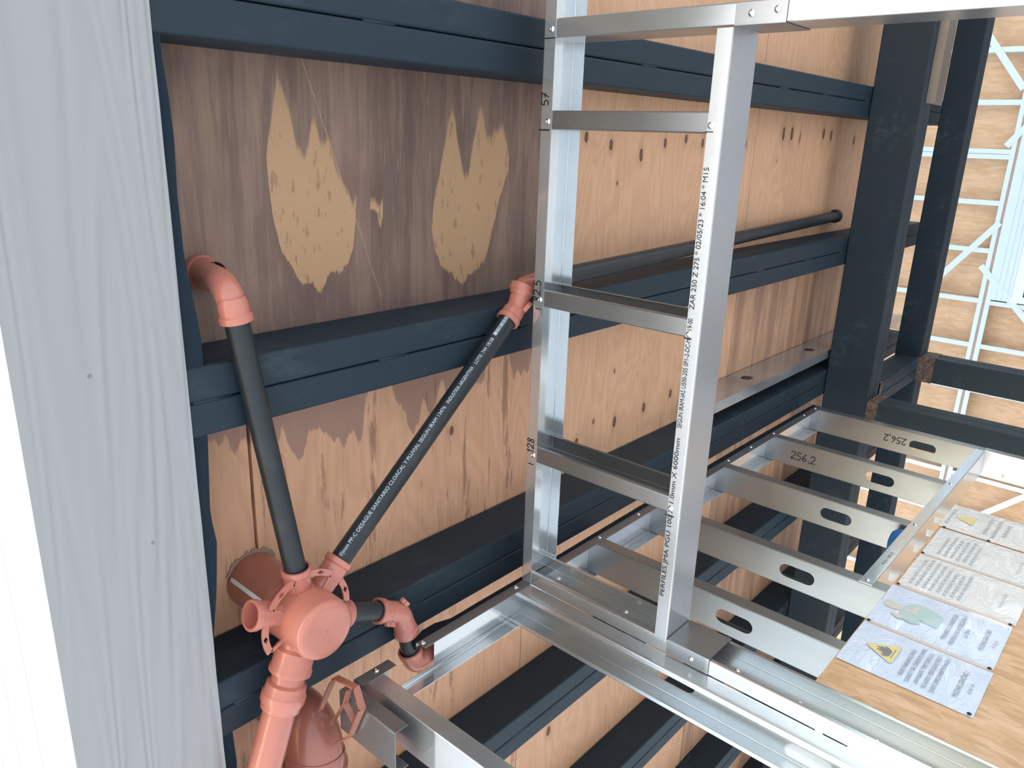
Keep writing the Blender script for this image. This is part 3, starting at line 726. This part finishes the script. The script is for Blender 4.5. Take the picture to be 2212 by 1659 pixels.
lines(n1, [('SEÑOR TRABAJADOR, TENGA', 1.642, .272, .115, .0085), ('CUIDADO Y SEA CONCIENTE SI HACE', 1.644, .256, .148, .0085), ('UNA FOGATA. TOME TODOS LOS', 1.645, .240, .132, .0085),
           ('RECAUDOS. FÍJESE QUE EL FUEGO', 1.645, .224, .138, .0085), ('QUEDE COMPLETAMENTE APAGADO', 1.645, .208, .150, .0085), ('MUCHAS GRACIAS !', 1.645, .168, .105, .0105)])
ghost(n1, [(1.625, 1.662, .150, .006)])
n2 = notice(1.750, 1.955, .133, .398, 'paper notice with pale picture of a standing man, second from the bright jamb', PAPER)
poly_print(n2, 'printed_figure', [(1.822, .262), (1.826, .302), (1.812, .296), (1.800, .312), (1.806, .338), (1.828, .347), (1.846, .350), (1.866, .346), (1.888, .336), (1.897, .312), (1.888, .280), (1.880, .262)], TEALP)
poly_print(n2, 'printed_figure', [(1.838, .352), (1.834, .366), (1.838, .382), (1.850, .389), (1.862, .384), (1.866, .368), (1.862, .353), (1.850, .344)], SKINP, .0055)
poly_print(n2, 'printed_figure', [(1.842, .345), (1.848, .318), (1.856, .318), (1.862, .345), (1.852, .340)], SKINP, .0056)
poly_print(n2, 'printed_figure', [(1.806, .330), (1.800, .345), (1.812, .362), (1.820, .362), (1.818, .345), (1.824, .334)], SKINP, .0057)
poly_print(n2, 'printed_figure', [(1.862, .316), (1.846, .310), (1.838, .316), (1.846, .324), (1.866, .327), (1.886, .322), (1.884, .310)], SKINP, .0057)
lines(n2, [('PROHIBIDO EL INGRESO DE', 1.852, .238, .128, .0095), ('PERSONAS NO AUTORIZADAS A', 1.852, .220, .150, .0095), ('LA OBRA', 1.852, .202, .042, .0095), ('MUCHAS GRACIAS!', 1.852, .165, .100, .0105)])
ghost(n2, [(1.835, 1.870, .146, .006)])
n3 = notice(1.970, 2.175, .130, .392, 'crinkled paper notice full of small lines, middle one of the five', PAPER_W)
ghost(n3, [(1.992, 2.150, .365, .007), (1.990, 2.160, .349, .007), (1.992, 2.155, .333, .007), (1.990, 2.150, .317, .007), (1.995, 2.140, .301, .007), (1.99, 2.135, .285, .007), (1.995, 2.13, .269, .007), (1.992, 2.14, .253, .007)])
lines(n3, [('Muchas Gracias!', 2.07, .170, .085, .009)], INK_L)
n4 = notice(2.186, 2.385, .130, .392, 'crinkled paper notice with short paragraph, second from the far end', PAPER_W)
ghost(n4, [(2.21, 2.33, .352, .007), (2.205, 2.35, .336, .007), (2.21, 2.345, .320, .007), (2.205, 2.34, .304, .007), (2.21, 2.35, .288, .007), (2.205, 2.33, .272, .007)])
lines(n4, [('Muchas Gracias!', 2.285, .170, .085, .009)], INK_L)
n5 = notice(2.395, 2.590, .135, .402, 'shiny paper notice with faint triangle, farthest of the five', PAPER_W)
tri_sign(n5, 2.492, .345, .036)
ghost(n5, [(2.43, 2.55, .385, .008), (2.43, 2.56, .285, .009), (2.42, 2.56, .262, .009), (2.45, 2.54, .238, .009)])
k = 0
for x, z in ((1.556, .138), (1.744, .390), (1.744, .140), (1.962, .388), (2.180, .388), (1.962, .14), (2.39, .385), (2.39, .27)):
    mb = MB(); mb.rev(V(x, BY - .005, z), -Y_, [(0, .004), (.001, .0045), (.0022, .003), (.0025, 0)], 10); mb.build('nail', INK_K, board); k += 1
for x0, x1, z0, z1 in ((1.7395, 1.7485, .135, .396), (1.9565, 1.9685, .135, .39), (2.1765, 2.1845, .14, .39)):
    mb = MB(); mb.rbox((x0, BY - .004, z0), (x1, BY - .0006, z1)); mb.build('tape_strip', TAPE, board)
for x, z, lb in ((2.02, .411, 'scrap of white paper tucked behind the middle notice'), (2.235, .408, 'scrap of white paper tucked behind the fourth notice'), (2.36, .408, 'folded scrap of white paper at the top of the fourth notice'), (2.47, .414, 'scrap of white paper tucked behind the shiny notice')):
    mb = MB(); mb.obox(V(x, BY + .0145, z), (X_ + Z_ * .2).normalized(), (Z_ - X_ * .2).normalized(), Y_, .022, .014, .0006)
    solo(mb, 'paper_scrap', PAINTW, lb, 'paper', (x, BY + .0145, CZ + z), 'paper scraps above the board')

# ------------------------------------------------------------------ drainage: hub, pipes, elbows
ZA = 1.135
def socket(mb, c, d, r=.0225, ln=.034):
    """push-fit socket opening along d at c: body, bead and lip, hollow mouth"""
    mb.rev(c, d, [(-ln - .012, r), (-ln, r + .0035), (-.014, r + .0035), (-.011, r + .0062), (-.001, r + .0062), (0, r + .005), (0, r + .0006), (-.018, r + .0002), (-.03, r - .001), (-.032, .0)], 32)
    return mb
hub = thing('drain_hub', 'terracotta drain hub hanging under the plywood with pipes in all directions', 'drain hub', V(.706, .885, 1.05))
H = Vector((.706, .885, 0))
mb = MB(); R = .060
mb.rev(V(.706, .885, 1.05), Z_, [(0.0, .001), (0, .0055), (-.0005, .0060), (0, .0065), (0, .043), (.0012, .052), (.005, .0575), (.011, R), (.075, R + .001), (.105, R + .001), (.112, .056)], 48)
mb.build('body', TERRA, hub)
mb = MB(); mb.rev(V(.706, .885, 1.05), Z_, [(.105, .056), (.118, .059), (.126, .064), (.131, .064), (.135, .0565), (.195, .0565), (.262, .0575)], 40)
mb.build('riser', TERRA_IN, hub)
fa = math.radians(205); fo = Vector((math.cos(fa), math.sin(fa), 0)); mb = MB(); mb.obox(V(.706, .885, 1.242) + fo * .0572, Z_, Z_.cross(fo), fo, .057, .004, .0008); mb.build('embossed_strip', PAINTW, hub)
mb = MB(); angs = [math.radians(205 + 125 * k / 30) for k in range(31)]
rim = [(.7065 + .056 * math.cos(a_), .8845 + .056 * math.sin(a_)) for a_ in angs] + [(.7065 + (.0635 + random.uniform(-.004, .006) * (1 if 3 < k < 27 else 0)) * math.cos(a_), .8845 + (.0635 + random.uniform(-.004, .006)) * math.sin(a_)) for k, a_ in reversed(list(enumerate(angs)))]
mb.plate(rim, [], V(0, 0, 1.3068), X_, Y_, Z_, .0026)
mb.build('torn_rim', TORN, hub)
# slotted fixing ring
for a0, a1 in ((-87, -50), (-146, -106), (-32, 4), (157, 197)):
    if a1 <= a0: continue
    mb = MB(); ri, ro = .0835, .0965; N = 14
    arc = [math.radians(a0 + (a1 - a0) * k / N) for k in range(N + 1)]
    out = [(ro * math.cos(a), ro * math.sin(a)) for a in arc] + [(ri * math.cos(a), ri * math.sin(a)) for a in reversed(arc)]
    am = math.radians((a0 + a1) / 2); rm = (ri + ro) / 2; cx, cy = rm * math.cos(am), rm * math.sin(am)
    tx, ty = -math.sin(am), math.cos(am); nx_, ny_ = math.cos(am), math.sin(am)
    star = [(.011, 0), (.005, .0011), (.0035, .0036), (0, .0042), (-.0035, .0036), (-.005, .0011), (-.011, 0), (-.005, -.0011), (-.0035, -.0036), (0, -.0042), (.0035, -.0036), (.005, -.0011)]
    hl = [[(cx + tx * a + nx_ * b, cy + ty * a + ny_ * b) for a, b in star]]
    mb.plate(out, hl, V(.706, .885, 1.113), X_, Y_, Z_, .004)
    for aa in (arc[0], arc[-1]):
        d = Vector((math.cos(aa), math.sin(aa), 0)); mb.obox(V(.706, .885, 1.115) + d * .072, d, Vector((-d.y, d.x, 0)), Z_, .015, .003, .002)
    mb.build('fixing_ring', TERRA, hub)
def arm(dxy, ln, r=.0225, off=(0, 0), neck=.0235, z=ZA):
    d = Vector((dxy[0], dxy[1], 0)).normalized(); c = V(.706 + off[0], .885 + off[1], z)
    mb = MB(); mb.tube([c + d * .03, c + d * (ln - .03)], neck, 30, False)
    socket(mb, c + d * ln, d, r); mb.build('inlet', TERRA, hub); return c + d * ln, d
e1, d1 = arm((-.055, -.99), .102)
e2, d2 = arm((.73, -.68), .112, off=(.012, -.002))
e3, d3 = arm((.86, .40), .108, off=(.008, .008))
e4, d4 = arm((-.93, -.36), .112, off=(0, -.004))
mb = MB(); d5 = Vector((-.36, .93, 0)).normalized(); c5 = V(.694, .905, 1.118)
mb.tube([c5, c5 + d5 * .085], .0335, 36, False)
mb.rev(c5 + d5 * .085, d5, [(-.052, .0335), (-.046, .0385), (-.012, .0385), (-.008, .041), (.0, .041), (.001, .034)], 36); mb.build('outlet', TERRA, hub)

pipe = lambda name, pts, r, mat, label, loc: solo(MB().tube(pts, r, 32), name, mat, label, 'pipe', loc, 'drain pipes')
# first thin pipe, rising to the elbow by the felt
p1a, p1b = e1 - d1 * .02, V(.631, .305, 1.156)
pipe('drain_pipe', [p1a, p1b], .0205, PIPE, 'straight thin black pipe from hub to elbow beside the felt strip', tuple((p1a + p1b) / 2))
ed = (p1b - p1a).normalized()
def elbow(label, pts, r=.0245, rad=.05, ends=(True, True), mat=TERRA, loc=None, sr=.0215, name='pipe_elbow', cat='elbow', tabs=()):
    loc = loc or tuple(Vector(pts[len(pts) // 2])); t = thing(name, label, cat, loc)
    path = fillet_path(pts, rad, 12); mb = MB(); mb.tube(path, r, 32, False); mb.build('bend', mat, t)
    for en, a, b in ((ends[0], 0, 1), (ends[1], -1, -2)):
        if not en: continue
        d = (Vector(pts[a]) - Vector(pts[b])).normalized(); m2 = socket(MB(), Vector(pts[a]) + d * .004, d, sr, .030); m2.build('socket', mat, t)
    for c, n_ in tabs:
        m3 = MB(); u = n_.cross(Z_ if abs(n_.z) < .9 else X_).normalized(); v_ = n_.cross(u)
        st_ = [(.013, .004), (.006, .005), (.005, .008), (0, .0085), (-.005, .008), (-.006, .005), (-.013, .004), (-.013, -.004), (-.006, -.005), (-.005, -.008), (0, -.0085), (.005, -.008), (.006, -.005), (.013, -.004)]
        m3.plate(st_, [[(a * .62, b * .55) for a, b in st_][::-1]], c, u, v_, n_, .010); m3.build('release_tab', mat, t)
    return t
elbow('terracotta elbow beside the felt strip, turning up into the plywood', [p1b + ed * .004, p1b + ed * .062, V(.652, .246, 1.306)], r=.0235, rad=.048, ends=(True, False), loc=tuple(p1b))
mb = MB(); mb.rev(V(.652, .246, 1.27), Z_, [(-.012, .0250), (0, .0285), (.022, .0285), (.026, .0315), (.038, .0315)], 32)
last = [o for o in COL.objects if o.name.startswith('pipe_elbow')][-1]; mb.build('socket', TERRA, last)
# second thin pipe with the white print
p2a, p2b = e2 - d2 * .02, V(1.284, .400, 1.144)
pp = pipe('drain_pipe', [p2a, p2b], .0205, PIPE, 'diagonal thin black pipe with white printed line along it', tuple((p2a + p2b) / 2))
dd = (p2b - p2a).normalized(); mid = (p2a + p2b) / 2
nn = (camo.matrix_world.translation - mid); nn = (nn - dd * nn.dot(dd)).normalized(); upv = nn.cross(dd).normalized()
nn = (nn * math.cos(.22) + upv * math.sin(.22)).normalized(); upv = nn.cross(dd).normalized()
L = (p2b - p2a).length; mb = MB()
def ptxt(body, s0, s1): letter(mb, body, p2a + dd * s0, dd, upv, s1 - s0, .0078, wrap=.0208)
s = .034; 
ptxt('0)mm PP-C DESAGUE SANITARIO CLOACAL Y PLUVIAL SEGUN IRAM 13476', .024, .395)
ptxt('INDUSTRIA ARGENTINA', .405, .505); ptxt('LOTE: 744', .515, .56); ptxt('18:58', .566, .588)
bx = .597
for k in range(26):
    wbar = random.choice((.0008, .0012, .002)) if 2 < k < 22 else .0022
    if bx > .648: break
    c = p2a + dd * bx; q = []
    for aa in (-.16, -.02, .12, .26):
        for e_ in (0, wbar): q.append(c + dd * e_ + (nn * math.cos(aa) + upv * math.sin(aa)) * .0209)
    mb.add(q, [(0, 1, 3, 2), (2, 3, 5, 4), (4, 5, 7, 6)]); bx += wbar + random.choice((.0006, .001, .0014)) * (1 if 2 < k < 22 else .4)
mb.build('printed_lettering', INK_W, pp)
elbow('terracotta double elbow beside the header top track', [p2b + dd * .002, p2b + dd * .045, V(1.340, .330, 1.150), V(1.420, .322, 1.153)], r=.0232, rad=.03, ends=(True, True), loc=tuple(p2b),
      tabs=((V(1.318, .366, 1.120), Vector((.4, .6, -.7)).normalized()),))
mb = MB(); mb.rev(V(1.337, .336, 1.149), Vector((-.5, .86, 0)), [(-.012, .0245), (-.010, .0300), (.004, .0300), (.008, .0265), (.016, .0245)], 28)
last = [o for o in COL.objects if o.name.startswith('pipe_elbow')][-1]; mb.build('socket', TERRA, last)
pipe('drain_pipe', [V(1.39, .324, 1.150), V(3.685, .302, 1.292)], .0225, PIPE, 'long thin black pipe running on beyond the header frame into the plywood', tuple(V(2.5, .31, 1.22)))
mb = MB(); mb.rev(V(3.67, .302, 1.293), Vector((1, -.01, .06)), [(0, .023), (.004, .030), (.03, .030), (.04, .020), (.04, 0)], 28)
solo(mb, 'pipe_collar', PIPE, 'black end collar where the long pipe enters the plywood', 'collar', tuple(V(3.68, .302, 1.293)))
# short pipe, small elbow, second short pipe and drop elbow at the stud wall
q0, q1 = e3 - d3 * .02, V(.895, .972, 1.135)
pipe('drain_pipe', [q0, q1], .0205, PIPE, 'very short black pipe joining hub and small double-tab elbow', tuple((q0 + q1) / 2))
dq = (q1 - q0).normalized(); q2 = V(.952, 1.004, 1.135); q3 = V(.968, 1.062, 1.135)
elbow('small terracotta elbow with two release tabs right of the hub', [q1 - dq * .004, q2, q3], r=.0240, rad=.036, loc=tuple(q2),
      tabs=((V(.956, .982, 1.130), Vector((.8, -.6, -.1)).normalized()), (V(.912, 1.002, 1.122), Vector((-.45, .75, -.4)).normalized())))
q4 = V(.984, 1.140, 1.135)
pipe('drain_pipe', [q3 - Vector((.004, .016, 0)), q4 - Vector((.003, .01, 0))], .0205, PIPE, 'short black pipe between the two small elbows at the stud wall', tuple((q3 + q4) / 2))
elbow('small shiny terracotta elbow sitting in the notch of the wall track', [q4 - Vector((.006, .022, 0)), V(.990, 1.157, 1.132), V(1.06, 1.150, 1.137)], r=.0245, rad=.022, ends=(True, False), loc=tuple(q4))
pipe('drain_pipe', [V(1.045, 1.151, 1.136), V(1.75, 1.135, 1.139)], .0190, TERRA_IN, 'thin terracotta pipe running along the top of the wall track', tuple(V(1.4, 1.14, 1.137)))
# larger outlet pipe
oa = c5 + d5 * .082; ob = V(.520, 1.36, 1.112); do = (ob - oa).normalized()
pipe('outlet_pipe', [oa, ob], .0315, TERRA, 'thick terracotta outlet pipe leaving the hub towards the lower left', tuple((oa + ob) / 2))
mb = MB(); oc = oa + do * .052
mb.rev(oc, do, [(-.030, .0315), (-.026, .038), (-.010, .0395), (-.006, .0425), (.008, .0425), (.014, .039), (.024, .038), (.030, .0315)], 36)
solo(mb, 'pipe_coupling', TERRA, 'terracotta coupling ring on the thick outlet pipe below the hub', 'coupling', tuple(oc))
# big elbow dropping from the plywood
b0, b1, b2 = V(.735, 1.195, 1.308), V(.739, 1.190, 1.155), V(.723, 1.320, 1.150)
t = thing('large_elbow', 'large terracotta elbow with hexagonal rib at the bottom left', 'elbow', tuple(b1))
mb = MB(); mb.tube(fillet_path([b0, b1, b2], .066, 14), .0585, 40, False); mb.build('bend', TERRA_IN, t)
db = (b2 - b1).normalized()
mb = MB(); mb.rev(b1 + db * .075, db, [(-.028, .0585), (-.020, .0615), (.000, .0625), (.004, .0675), (.012, .0675), (.016, .0635), (.046, .0635), (.048, .0575)], 40); mb.build('socket', TERRA_IN, t)
mb = MB(); mb.tube([b1 + db * .115, b1 + db * .335 + Vector((-.008, 0, 0))], .0570, 40); solo(mb, 'outlet_pipe', TERRA_IN, 'very thick terracotta pipe leaving the large elbow at the bottom edge', 'pipe', tuple(b1 + db * .2))
rib = [(.740, 1.135, 1.140), (.745, 1.050, 1.102), (.745, 1.030, 1.088), (.745, 1.016, 1.022), (.745, 1.055, 1.005), (.745, 1.145, 1.045), (.741, 1.195, 1.098)]
mb = MB()
for a, b in zip(rib, rib[1:]):
    A, B = V(*a), V(*b); d = (B - A).normalized(); nrm = X_.cross(d).normalized(); mb.obox((A + B) / 2, d, X_, nrm, (B - A).length / 2 + .002, .007, .0018)
for a, b in (((.742, 1.150, 1.105), (.745, 1.075, 1.060)), ((.745, 1.075, 1.060), (.745, 1.035, 1.045)), ((.745, 1.075, 1.060), (.745, 1.100, 1.030))):
    A, B = V(*a), V(*b); d = (B - A).normalized(); nrm = X_.cross(d).normalized(); mb.obox((A + B) / 2, d, X_, nrm, (B - A).length / 2 + .001, .006, .0016)
mb.build('hexagonal_rib', TERRA_IN, t)

# ------------------------------------------------------------------ neighbouring building: stud walls with strand board, seen through the frame
XN = 7.65
def far_wall(name, label, z0, z1, y0, y1, studs, tracks, straps, opening=None):
    t = thing(name, label, 'wall', (XN, 1.5, CZ + z0))
    ys = [y0, -1.23, -.01, 1.21, 2.43, 3.65, y1]
    for a, b in zip(ys, ys[1:]):
        if opening and a >= opening[0] - .02 and b <= opening[1] + .02:
            for za, zb_ in ((z0, opening[2]), (opening[3], z1)):
                mb = MB(); mb.rbox((XN + .10, a + .0015, za), (XN + .112, b - .0015, zb_)); mb.build('strand_board', OSB_FAR, t)
        else:
            mb = MB(); mb.rbox((XN + .10, a + .0015, z0), (XN + .112, b - .0015, z1)); mb.build('strand_board', OSB_FAR, t)
    for a, b, sd in studs:
        za, zb_ = z0, z1
        segs = [(za, zb_)]
        if opening and a > opening[0] and b < opening[1]: segs = [(za, opening[2]), (opening[3], zb_)]
        for sa, sb in segs:
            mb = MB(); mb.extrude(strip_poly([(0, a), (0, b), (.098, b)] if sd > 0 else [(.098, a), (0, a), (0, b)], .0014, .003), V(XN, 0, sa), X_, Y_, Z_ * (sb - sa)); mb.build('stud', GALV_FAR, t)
    for za, zb_, ya, yb in tracks:
        mb = MB(); up = za > (z0 + z1) / 2
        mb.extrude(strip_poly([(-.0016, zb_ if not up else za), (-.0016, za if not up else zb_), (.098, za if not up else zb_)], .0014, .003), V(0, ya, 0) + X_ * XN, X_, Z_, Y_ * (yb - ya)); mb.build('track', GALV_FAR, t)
    for (ya, za), (yb, zb_) in straps:
        A, B = V(XN - .004, ya, za), V(XN - .004, yb, zb_); d = (B - A).normalized()
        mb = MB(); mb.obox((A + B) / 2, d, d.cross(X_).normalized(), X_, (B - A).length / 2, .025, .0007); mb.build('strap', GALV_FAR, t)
    return t
st_up = [(-.025, .012, -1), (.015, .053, 1)] + [(c - .02, c + .02, 1) for c in (-1.88, -1.6, -1.2, -.79, -.39, .405, .80, 1.228, 1.62, 2.02, 2.42, 2.82, 3.22, 3.62, 4.02, 4.42)]
far_wall('neighbour_wall', 'upper stud and strand board wall of the bright building beyond the black beams', 1.327, 4.1, -1.9, 5.2, st_up,
         [(1.327, 1.362, -1.9, 5.2)], [((-1.45, 2.13), (-.49, 1.365)), ((.56, 1.325), (1.30, 1.87)), ((-.10, 1.365), (-.05, 1.40))])
OP = (-1.24, 1.215, -.35, 1.285)
st_lo = [(-.04, 0, -1), (0, .04, 1), (1.215, 1.252, 1)] + [(c - .02, c + .02, 1) for c in (-1.88, -1.62, -1.27, 1.62, 2.02, 2.42, 2.82, 3.22, 3.62, 4.02, 4.42)]
lo = far_wall('neighbour_wall', 'lower stud and strand board wall of the bright building, with window and diagonal straps', -1.41, 1.305, -1.9, 5.2, st_lo,
         [(1.268, 1.305, -1.9, 5.2)], [((.93, 1.395), (1.75, .56)), ((-.10, 1.365), (-.75, .9)), ((2.78, .60), (3.30, 1.13))], OP)
mb = MB(); mb.rbox((XN + .002, -1.9, 1.306), (XN + .105, 5.2, 1.3265)); tag(mb.build('trim_2', BRGAP), kind='structure')
wn = thing('far_window', 'pale framed window with deep sheet metal head in the bright far wall', 'window', (XN, 0, CZ + 1.0))
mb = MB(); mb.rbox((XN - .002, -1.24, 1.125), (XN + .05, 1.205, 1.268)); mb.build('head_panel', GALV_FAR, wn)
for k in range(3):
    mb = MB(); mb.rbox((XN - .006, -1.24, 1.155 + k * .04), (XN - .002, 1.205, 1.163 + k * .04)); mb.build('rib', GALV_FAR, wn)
for a, b in (((XN - .01, -1.24, 1.045), (XN + .06, 1.205, 1.122)), ((XN - .01, 1.15, -.35), (XN + .06, 1.205, 1.044)), ((XN - .01, -1.24, -.35), (XN + .06, -1.18, 1.044)), ((XN - .01, -.03, -.35), (XN + .05, .03, 1.044))):
    mb = MB(); mb.rbox(a, b); mb.build('frame', WFRAME, wn)
for a, b in ((-1.18, -.03), (.03, 1.15)):
    mb = MB(); mb.rbox((XN + .03, a, -.34), (XN + .036, b, 1.044)); mb.build('pane', GLASS, wn)
mb = MB(); mb.rbox((XN + .35, -2.0, -1.42), (XN + .5, 5.4, 4.2)); tag(mb.build('wall_far', GREYW), kind='structure')
mb = MB(); mb.rbox((XN + .0, -2.0, 4.11), (XN + 4, 5.4, 4.3)); tag(mb.build('roof', GREYW), kind='structure')

# ------------------------------------------------------------------ tidy
for o in COL.objects:
    if '_o' in o: del o['_o']
